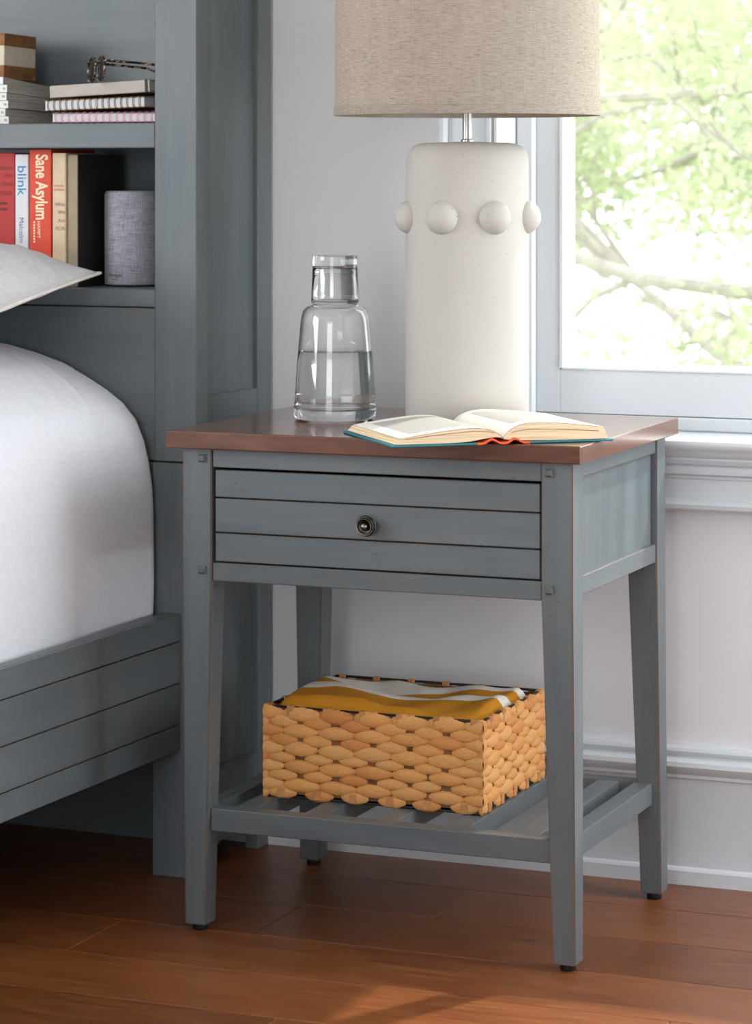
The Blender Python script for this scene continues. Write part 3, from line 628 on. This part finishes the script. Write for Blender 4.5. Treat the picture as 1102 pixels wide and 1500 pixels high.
# ------------------------------------------------------------------ open book
bk = thing('open_book', 'open hardcover book with teal boards and orange spine on the nightstand', 'book', (-0.100, -0.012, TZ), math.atan2(0.64, 0.77))
VL = 0.216
def top_r(u): return 0.0085+0.0225*(1-math.exp(-u/0.016))-0.0125*(u/0.145)**1.5
def top_l(u): return 0.0085+0.0185*(1-math.exp(-u/0.018))-0.0165*(u/0.145)**1.4
def block(sgn, top, bot, U):
    bm = bmesh.new(); n = 22; V0, V1 = 0.004, VL-0.004
    tp = [(sgn*(0.001+U*i/n), top(0.001+U*i/n)-0.0006) for i in range(n+1)]
    pr = tp+[(sgn*(U+0.0075), bot(U+0.006)+0.0006)]+[(sgn*(0.001+U*i/n), bot(0.001+U*i/n)+0.0004) for i in range(n, -1, -1)]
    a = [bm.verts.new((x, V0, z)) for x, z in pr]; b = [bm.verts.new((x, V1, z)) for x, z in pr]; m = len(pr)
    for i in range(m): bm.faces.new((a[i], a[(i+1) % m], b[(i+1) % m], b[i]))
    bm.faces.new(a); bm.faces.new(b); bmesh.ops.recalc_face_normals(bm, faces=bm.faces[:]); return bm
def bot_r(u): return 0.0031+0.0035*math.exp(-u/0.02)
def bot_l(u): return 0.0031+0.0060*math.exp(-((u-0.01)/0.03)**2)
for sgn, tp, bt in ((1, top_r, bot_r), (-1, top_l, bot_l)):
    pb = obj('page_block', block(sgn, tp, bt, 0.140), 'pages', bk)
    bm = bmesh.new(); grid(bm, 24, 4, lambda u, v: Vector((sgn*(0.0008+0.1395*u), 0.0042+(VL-0.0084)*v, tp(0.0008+0.1395*u))), uv=lambda u, v: ((u if sgn > 0 else 1-u), v))
    bmesh.ops.recalc_face_normals(bm, faces=bm.faces[:])
    if sum(f.normal.z for f in bm.faces) < 0: bmesh.ops.reverse_faces(bm, faces=bm.faces[:])
    obj('page', bm, 'page', pb, smooth=True)
    # brown strips put in as the shade of gaps between loose leaves
    bm = bmesh.new(); k = 0.62 if sgn > 0 else 0.72
    pts = [(sgn*(0.012+0.122*i/14), (tp(0.012+0.122*i/14)*k+bt(0.012+0.122*i/14)*(1-k))) for i in range(15)]
    for (x0, z0), (x1, z1) in zip(pts, pts[1:]):
        h0 = 0.0007
        q = [bm.verts.new(p) for p in ((x0, 0.0036, z0), (x1, 0.0036, z1), (x1, 0.0036, z1+h0), (x0, 0.0036, z0+h0), (x0, 0.02, z0), (x1, 0.02, z1), (x1, 0.02, z1+h0), (x0, 0.02, z0+h0))]
        for fidx in ((0, 1, 2, 3), (3, 2, 6, 7), (0, 4, 5, 1)): bm.faces.new([q[i] for i in fidx])
    obj('page_gap_shade', bm, 'box_brown', pb)
obj('cover', B(0.036, 0.1535, 0, VL, 0.0004, 0.0030, bev=0.0007), 'teal', bk); obj('cover', B(-0.1535, -0.036, 0, VL, 0.0004, 0.0030, bev=0.0007), 'teal', bk)
bm = bmesh.new(); n = 30; sec = []
for i in range(n+1):
    u = -0.0365+0.073*i/n; z = 0.0004+0.0056*math.exp(-((abs(u)-0.016)/0.0075)**2) if abs(u) > 0.004 else 0.0004+0.0056*math.exp(-((abs(u)-0.016)/0.0075)**2); sec.append((u, z))
pr = [(u, z+0.0026) for u, z in sec]+[(u, z) for u, z in sec[::-1]]
a = [bm.verts.new((x, 0, z)) for x, z in pr]; b = [bm.verts.new((x, VL, z)) for x, z in pr]; m = len(pr)
for i in range(m): bm.faces.new((a[i], a[(i+1) % m], b[(i+1) % m], b[i]))
for q in (a, b):
    for i in range(n): bm.faces.new((q[i], q[i+1], q[m-2-i], q[m-1-i]))
bmesh.ops.recalc_face_normals(bm, faces=bm.faces[:]); obj('spine', bm, 'orange', bk, smooth=True, angle=40)

# ------------------------------------------------------------------ basket with blanket
bx0, bx1, by0, by1, bz0, bz1 = -0.5035, -0.1770, 0.1200, 0.3800, SLAT_TOP, 0.2955
bsk = thing('wicker_basket', 'woven water hyacinth basket with black wire rim on the slatted shelf', 'basket', ((bx0+bx1)/2, (by0+by1)/2, bz0))
def kp(name, bm, mat, parent=None, **k): return obj(name, bm, mat, parent or bsk, world=True, **k)
T_ = 0.006
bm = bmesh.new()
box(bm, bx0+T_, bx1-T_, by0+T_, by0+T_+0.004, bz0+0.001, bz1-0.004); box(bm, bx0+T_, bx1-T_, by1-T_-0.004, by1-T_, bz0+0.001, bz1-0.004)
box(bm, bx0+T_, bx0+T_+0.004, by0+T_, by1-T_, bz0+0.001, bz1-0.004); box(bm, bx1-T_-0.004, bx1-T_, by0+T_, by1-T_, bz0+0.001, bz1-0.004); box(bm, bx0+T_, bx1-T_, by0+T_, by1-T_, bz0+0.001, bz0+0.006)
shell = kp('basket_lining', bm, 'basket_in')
def strand_mesh(seed, half=0, sharp=1.0):
    """lens-shaped bulge of a twisted strand, length 1 along x, height 1 along z, proud along -y"""
    r = random.Random(seed); bm = bmesh.new(); nu, nv = (11, 6)
    def fn(u, v):
        x = u-0.5
        if half == 0: e = (1-abs(2*x)**2.6)
        elif half > 0: e = (1-max(0, 1-u*1.0)**2.2) if True else 1       # thick end at x=+0.5
        else: e = (1-u**2.2)
        e = max(e, 0)**0.8; a = (v-0.5)*PI
        hz = 0.5*(0.24+0.76*e)*math.sin(a)*(1+0.07*r.uniform(-1, 1)); pr = (0.10+0.90*e)*math.cos(a)**0.75 if math.cos(a) > 0 else 0
        sk = 0.10*math.sin(PI*u)*(r.random()-0.5)*0.2
        return Vector((x, -pr*(1+0.06*r.uniform(-1, 1)), hz+sk))
    grid(bm, nu, nv, fn); bmesh.ops.recalc_face_normals(bm, faces=bm.faces[:])
    if sum(f.normal.y for f in bm.faces) > 0: bmesh.ops.reverse_faces(bm, faces=bm.faces[:])
    me = mesh_of(bm, 'strand', True); me.materials.append(M['weave']); return me
SM = [strand_mesh(s) for s in range(6)]; SHR = [strand_mesh(s, 1) for s in range(3)]; SHL = [strand_mesh(s, -1) for s in range(3)]
NR = 10; rp = (bz1-0.004-bz0)/NR; CP = 0.0535
rw = random.Random(5)
def put(me, u, z, L, h, pr, T): 
    o = link(bpy.data.objects.new('strand', me)); o.parent = bsk
    o.matrix_local = mw(bsk).inverted() @ T(u, z) @ Matrix.Diagonal((L, pr, h, 1)); return o
def side_T(axis, x, y):
    if axis == 'front': return lambda u, z: Matrix.Translation((bx0+u, by0+0.0055, z))
    if axis == 'right': return lambda u, z: Matrix.Translation((bx1-0.0055, by0+u, z)) @ Matrix.Rotation(PI/2, 4, 'Z')
    if axis == 'back': return lambda u, z: Matrix.Translation((bx1-u, by1-0.0055, z)) @ Matrix.Rotation(PI, 4, 'Z')
    return lambda u, z: Matrix.Translation((bx0+0.0055, by1-u, z)) @ Matrix.Rotation(-PI/2, 4, 'Z')
rest = []
for axis, L in (('front', bx1-bx0), ('right', by1-by0), ('back', bx1-bx0), ('left', by1-by0)):
    T = side_T(axis, 0, 0); n = round(L/CP); cp = L/n; made = []
    for r_ in range(NR):
        z = bz0+0.001+rp*(r_+0.5); A = r_ % 2 == 1
        hh = rp*(1.66 if A else 1.34)*rw.uniform(0.9, 1.1)
        if A:       # bulges centred between the stakes; half bulges wrap the corners
            for k in range(1, n): made.append(put(rw.choice(SM), k*cp+rw.uniform(-.002, .002), z+rw.uniform(-.0008, .0008), cp*rw.uniform(0.94, 1.06), hh, 0.0066, T))
            made.append(put(rw.choice(SHL), cp*0.27, z, cp*0.54, hh, 0.0070, T)); made.append(put(rw.choice(SHR), L-cp*0.27, z, cp*0.54, hh, 0.0070, T))
        else:
            for k in range(n): made.append(put(rw.choice(SM), (k+0.5)*cp+rw.uniform(-.002, .002), z+rw.uniform(-.0008, .0008), cp*rw.uniform(0.74, 0.86), hh, 0.0058, T))
            made.append(put(rw.choice(SHL), cp*0.075, z, cp*0.16, hh*1.05, 0.0060, T)); made.append(put(rw.choice(SHR), L-cp*0.075, z, cp*0.16, hh*1.05, 0.0060, T))
    for k in range(2*n):    # flat stakes that wrap the rim and the foot
        u = (k+0.5)*cp/2; m = T(u, 0); bm = bmesh.new(); w = 0.0052
        if k % 2 == 0: continue
        box(bm, -w, w, -0.0052, 0.0030, bz1-0.013, bz1+0.0016, 0.001, mtx=m)
        kp('stake', bm, 'stake')
        bm = bmesh.new(); box(bm, -w, w, -0.0072, 0.0, bz0+0.001, bz0+0.0145, 0.001, mtx=T(k*cp/2, 0)); kp('stake', bm, 'stake')
    if axis in ('back', 'left'):
        rest += made
# the strands of the two sides turned away are joined
bm = bmesh.new()
for o in rest:
    t = o.data.copy(); t.transform(Matrix.LocRotScale(o.location, o.rotation_euler, o.scale)); bm.from_mesh(t); bpy.data.meshes.remove(t); bpy.data.objects.remove(o)
o = obj('woven_sides', bm, 'weave', bsk, smooth=True); o['kind'] = 'stuff'
i_ = 0.0045
kp('rim_wire', tube(bmesh.new(), [(bx0+i_, by0+i_, bz1-0.001), (bx1-i_, by0+i_, bz1-0.001), (bx1-i_, by1-i_, bz1-0.001), (bx0+i_, by1-i_, bz1-0.001)], 0.0019, 6, closed=True), 'wire')
kp('foot_wire', tube(bmesh.new(), [(bx0+i_, by0+i_, bz0+0.0021), (bx1-i_, by0+i_, bz0+0.0021), (bx1-i_, by1-i_, bz0+0.0021), (bx0+i_, by1-i_, bz0+0.0021)], 0.0019, 6, closed=True), 'wire')
blk = thing('folded_blanket', 'folded mustard blanket with white stripes inside the wicker basket', 'blanket', ((bx0+bx1)/2, (by0+by1)/2, bz0+0.0062))
fx0, fx1, fy0, fy1 = bx0+0.0110, bx1-0.0110, by0+0.0110, by1-0.0110
def bl(u, v):
    x = fx0+(fx1-fx0)*u; y = fy0+(fy1-fy0)*v
    e = min(1, min(u, 1-u)/0.06)*1.0; e2 = min(1, v/0.07); e3 = min(1, (1-v)/0.10)
    s = lambda t: math.sin(min(1, max(0, t))*PI/2)
    h = 0.286+0.018*s(e2)*s(e)-0.012*(1-s(e3)); h += 0.009*math.sin(u*5.2+v*3.5)*s(e)*s(e2)+0.009*s(e)*s(e2)*s(e3)*noise.noise(Vector((u*5, v*4, 1)))
    h -= 0.014*s((v-0.55)/0.45)*s((u-0.35)/0.6)
    return Vector((x, y, h))
def bl_uv(u, v): return (u, min(1, max(0, v*(1.02)+0.075*math.sin(u*4.6+0.6)-0.10*max(0, u-0.55)+(0.10*max(0, 0.22-u)*4))))
bm = bmesh.new(); vs = grid(bm, 50, 40, bl, uv=bl_uv)
lay = bm.loops.layers.uv.verify()
ring = [vs[i][0] for i in range(50)]+[vs[49][j] for j in range(1, 40)]+[vs[i][39] for i in range(48, -1, -1)]+[vs[0][j] for j in range(38, 0, -1)]
low = [bm.verts.new((v.co.x, v.co.y, bz0+0.0064)) for v in ring]
for i in range(len(ring)): bm.faces.new((ring[i], low[i], low[(i+1) % len(ring)], ring[(i+1) % len(ring)]))
bm.faces.new(low); bmesh.ops.recalc_face_normals(bm, faces=bm.faces[:])
obj('blanket_top_fold', bm, 'blanket', blk, world=True, smooth=True, angle=60)

# ------------------------------------------------------------------ things on the headboard shelves (bed frame -> world)
def bthing(name, label, cat, x, y, z, rz=0.0, group=None, tilt=0.0):
    o = thing(name, label, cat, BM @ Vector((x, y, z)), -0.0233+rz, group)
    if tilt: o.rotation_euler = (0, tilt, -0.0233+rz)
    return o
LZ = 0.8652
def upright(name, label, x0, x1, h, cover, depth=0.135, y=0.030, pages='pages', boards=None):
    t = bthing(name, label, 'book', (x0+x1)/2, y, LZ, group='books standing on the lower headboard shelf'); w = x1-x0
    bm = bmesh.new(); c = 0.0016
    # spine and two boards as one wrapped case
    box(bm, -w/2, w/2, 0, 0.0026, 0, h, 0.0009)
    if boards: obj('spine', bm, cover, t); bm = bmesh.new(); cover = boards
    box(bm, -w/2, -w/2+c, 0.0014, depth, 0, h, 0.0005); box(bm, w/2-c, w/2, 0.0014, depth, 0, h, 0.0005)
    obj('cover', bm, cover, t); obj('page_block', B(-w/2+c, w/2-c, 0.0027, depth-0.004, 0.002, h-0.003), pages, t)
    return t
# spine frame: text running down the spine reads top to bottom
def down(x, z): return frame((0, 0, -1), (1, 0, 0), (0, -1, 0), (x, -0.0004, z))
def flat(x, z): return frame((1, 0, 0), (0, 0, 1), (0, -1, 0), (x, -0.0004, z))
t = upright('hardcover_book', 'wide deep red book with dark lettering beside the white spine', -0.386, -0.3262, 0.2030, 'book_red')
for s, z, sz in (('ation', 0.181, 0.0105), ('the', 0.170, 0.0105), ('cked', 0.157, 0.0105), ('cross', 0.144, 0.0105)): lettering(s, sz, 'print_dark_red', t, flat(0.026, z-0.004), align='RIGHT')
obj('spine_line', B(-0.026, 0.026, -0.0005, -0.0002, 0.1385, 0.1390), 'print_dark_red', t)
def dashes(parent, mat, spans):       # print too small to read: a row of fine marks
    bm = bmesh.new()
    for a, b, c, d in spans: box(bm, a, b, -0.0005, -0.0002, c, d)
    obj('small_print', bm, mat, parent)
dashes(t, 'print_dark_red', [(0.004+k*0.0035, 0.0065+k*0.0035, z, z+0.004) for z in (0.124, 0.115) for k in range(4)])
t = upright('paperback_book', 'slim white book lettered in blue between two red spines', -0.3252, -0.3025, 0.2005, 'book_white')
lettering('blink', 0.0215, 'print_blue', t, down(-0.0065, 0.184) @ Matrix.Diagonal((1.1, 1, 1, 1)), bold=0.004); lettering('Malcolm', 0.0115, 'print_slate', t, down(-0.004, 0.105))
t = upright('paperback_book', 'bright orange-red book with large cream title', -0.3000, -0.2625, 0.2080, 'book_orange')
lettering('Sane Asylum', 0.0290, 'print_cream', t, down(-0.0070, 0.2005) @ Matrix.Diagonal((0.67, 1, 1, 1)), bold=0.022); lettering('HAMPT', 0.0080, 'print_cream', t, down(-0.0050, 0.0995)); dashes(t, 'print_cream', [(-0.0115, -0.0090, 0.0960-k*0.0042, 0.0988-k*0.0042) for k in range(8)])
t = upright('paperback_book', 'worn cream book with faded brown title', -0.2600, -0.2372, 0.2025, 'book_cream')
for s, z, sz, m_ in (('What', 0.1255, 0.0078, 'print_brown'), ('We', 0.1135, 0.0078, 'print_brown'), ('Are', 0.1010, 0.0078, 'print_brown'), ('FOR', 0.0885, 0.0088, 'print_brown')): lettering(s, sz, m_, t, flat(0.0105, z-0.003), align='RIGHT')
dashes(t, 'print_rose', [(-0.0090+k*0.0030, -0.0069+k*0.0030, z, z+0.0030) for z in (0.1515, 0.1455) for k in range(6)])
upright('paperback_book', 'khaki-spined book with boards blackened for shade at the end of the row', -0.2366, -0.2190, 0.2000, 'book_khaki', y=0.034, boards='print_black')  # black on the boards stands in for the book's unlit side
# loudspeaker
sx_, sy_ = -0.1655, 0.115; sr_ = 0.0455; shh = 0.1450
spk = bthing('smart_speaker', 'grey fabric cylinder speaker on the headboard shelf', 'speaker', sx_, sy_, LZ)
obj('speaker_body', lathe(bmesh.new(), [(0, 0), (sr_-0.004, 0), (sr_-0.001, 0.0015), (sr_, 0.005), (sr_, shh-0.006), (sr_-0.0012, shh-0.002), (sr_-0.004, shh), (0, shh)], 64), 'speaker', spk, smooth=True, angle=50)
obj('base_ring', lathe(bmesh.new(), [(sr_-0.002, 0.0003), (sr_+0.0003, 0.0018), (sr_+0.0003, 0.0032), (sr_-0.002, 0.0036)], 64), 'ink', spk, smooth=True)
def onto(a0):
    return lambda co: Vector((sr_*1.004*math.sin(a0+co.x/sr_), -sr_*1.004*math.cos(a0+co.x/sr_), co.z))
a0 = math.radians(-12)
lettering('amazon', 0.0085, 'ink', spk, frame((1, 0, 0), (0, 0, 1), (0, -1, 0), (-0.0130, 0, 0.0150)), bold=0.006, bend=onto(a0))
bm = bmesh.new(); pts = []
for i in range(13):
    u = -0.008+0.013*i/12; pts.append((u, 0.0130-0.0030*math.sin(PI*i/12)))
for (u0, z0), (u1, z1) in zip(pts, pts[1:]):
    q = [bm.verts.new(onto(a0)(Vector(p))) for p in ((u0, 0, z0), (u1, 0, z1), (u1, 0, z1+0.0010), (u0, 0, z0+0.0010))]; bm.faces.new(q)
obj('smile_arrow', bm, 'ink', spk)
# upper shelf: magazines, striped box, notebooks, glasses
UZ = 1.1122
mz = UZ
for k in range(6):
    hF, hB = 0.0121, 0.0100; w = 0.23; d = 0.158; off = (0.004, -0.002, 0.003, 0.0, 0.001, -0.006)[k]
    lab = ('bottom magazine of the white-spined stack on the upper shelf', 'second magazine up in the white-spined stack', 'third magazine up in the white-spined stack', 'fourth magazine up in the white-spined stack', 'fifth magazine up in the white-spined stack', 'topmost magazine of the white-spined stack under the box')[k]
    t = bthing('magazine', lab, 'magazine', -0.349+off-w/2, 0.044, UZ, group='magazines on the upper headboard shelf')
    zf, zb = k*hF+0.0001, k*hB+0.0001
    bm = bmesh.new()
    v = [bm.verts.new(p) for p in ((-w/2, 0.0004, zf), (w/2, 0.0004, zf), (w/2, d, zb), (-w/2, d, zb), (-w/2, 0.0004, zf+hF-0.0006), (w/2, 0.0004, zf+hF-0.0006), (w/2, d, zb+hB-0.0006), (-w/2, d, zb+hB-0.0006))]
    for q in ((0, 3, 2, 1), (4, 5, 6, 7), (0, 1, 5, 4), (1, 2, 6, 5), (2, 3, 7, 6), (3, 0, 4, 7)): bm.faces.new([v[i] for i in q])
    obj('page_block', bm, 'pages_grey', t)
    bm = bmesh.new(); box(bm, -w/2, w/2+0.0003, -0.0004, 0.0006, zf, zf+hF-0.0006, 0.0002)
    obj('cover_spine', bm, 'mag_white', t)
    if k < 5: lettering('N', 0.0060, 'print_black', t, flat(w/2-0.0025, zf+0.0038) @ Matrix.Translation((0, 0, 0.0002)), align='RIGHT', bold=0.01)
bxz = UZ+6*0.0121
t = bthing('keepsake_box', 'brown box with a wide cream band on the magazines', 'box', -0.445, 0.055, UZ+6*0.0115+0.0012)
def bxs(z0, z1, e=0.0): return B(-0.085-e, 0.085+e, 0.0-e, 0.095+e, z0, z1, bev=0.0008)
obj('box_base', bxs(0.0, 0.0205, 0.0006), 'box_brown', t); obj('cream_band', bxs(0.0203, 0.0512), 'box_cream', t); obj('box_lid', bxs(0.0510, 0.0700, 0.0006), 'box_brown', t)
t.rotation_euler = (math.radians(-1.5), 0, -0.0233)
def spiral(name, label, x, y, z, w, d, h, cover, wire, pitch, tilt, rz, gap=1):
    t = bthing(name, label, 'notebook', x, y, z, rz=rz, group='notebooks on the upper headboard shelf', tilt=tilt)
    obj('cover', B(0, w, 0.004, d, 0, 0.0014, bev=0.0004), cover, t); obj('page_block', B(0.001, w-0.001, 0.006, d-0.001, 0.0014, h-0.0014), 'paper', t); obj('cover', B(0, w, 0.004, d, h-0.0014, h, bev=0.0004), cover, t)
    bm = bmesh.new(); xq = 0.008
    while xq < w-0.006:
        for dx in (0, 0.0022):
            tube(bm, [(xq+dx, 0.0065-0.0068*math.cos(a)-0.0004, h/2+(h/2+0.0012)*math.sin(a)) for a in [i*2*PI/12 for i in range(12)]], 0.00055, 5, closed=True)
        xq += pitch
    obj('spiral_binding', bm, wire, t, smooth=True); return t
spiral('spiral_notebook', 'pink-wired spiral notebook at the bottom of the pile', -0.2725, 0.045, UZ+0.0016, 0.185, 0.125, 0.0148, 'violet', 'pink_wire', 0.0118, 0.0, 0.0)
spiral('spiral_notebook', 'kraft spiral notebook with black wire, middle of the pile', -0.2845, 0.044, UZ+0.0190, 0.172, 0.125, 0.0168, 'kraft', 'black_wire', 0.0105, math.radians(-1.6), 0.0)
t = bthing('hardcover_notebook', 'grey cloth notebook on top of the spiral notebooks', 'notebook', -0.2740, 0.046, UZ+0.0390, tilt=math.radians(-2.6))
bm = bmesh.new(); w_, d_, h_ = 0.172, 0.120, 0.0185
box(bm, 0, w_, 0, 0.004, 0.0, h_, 0.0016, 2); box(bm, 0, w_, 0.001, d_, 0.0, 0.002, 0.0006); box(bm, 0, w_, 0.001, d_, h_-0.002, h_, 0.0006)
obj('cover', bm, 'grey_cover', t); obj('page_block', B(0.002, w_-0.002, 0.0042, d_-0.003, 0.0021, h_-0.0021), 'paper', t)
obj('elastic_band', B(w_-0.008, w_-0.003, -0.0008, d_+0.0006, -0.0006, h_+0.0006, bev=0.0004), 'ink', t)
# eyeglasses
eg = bthing('eyeglasses', 'tortoiseshell eyeglasses resting on the grey notebook', 'glasses', -0.184, 0.045, UZ+0.0390+0.0185+0.0048, rz=math.radians(42), tilt=math.radians(-2.0))
def rim(cy):
    return [(0.0022*math.sin(a), cy+0.0235*math.copysign(abs(math.cos(a))**0.8, math.cos(a)), 0.0200+0.0190*math.copysign(abs(math.sin(a))**0.8, math.sin(a))) for a in [i*2*PI/40 for i in range(40)]]
for cy in (0.0, 0.062):
    rm = obj('rim', tube(bmesh.new(), rim(cy), 0.0016, 8, closed=True), 'tortoise', eg, smooth=True)
    bm = bmesh.new(); vs_ = [bm.verts.new(p) for p in rim(cy)]; bm.faces.new(vs_); bmesh.ops.solidify(bm, geom=bm.faces[:], thickness=0.0012); obj('lens', bm, 'glass', rm)
obj('bridge', tube(bmesh.new(), [(0, 0.0232, 0.026), (-0.002, 0.031, 0.030), (0, 0.0388, 0.026)], 0.0015, 8), 'tortoise', eg, smooth=True)
for cy, s in ((-0.0245, -1), (0.0865, 1)):
    obj('temple', tube(bmesh.new(), [(0.0, cy, 0.031), (0.006, cy+s*0.002, 0.0315), (0.05, cy+s*0.002, 0.027), (0.095, cy, 0.021), (0.115, cy-s*0.002, 0.012), (0.128, cy-s*0.004, 0.002)], [0.0019, 0.0021, 0.0018, 0.0020, 0.0022, 0.0020], 8), 'tortoise', eg, smooth=True)
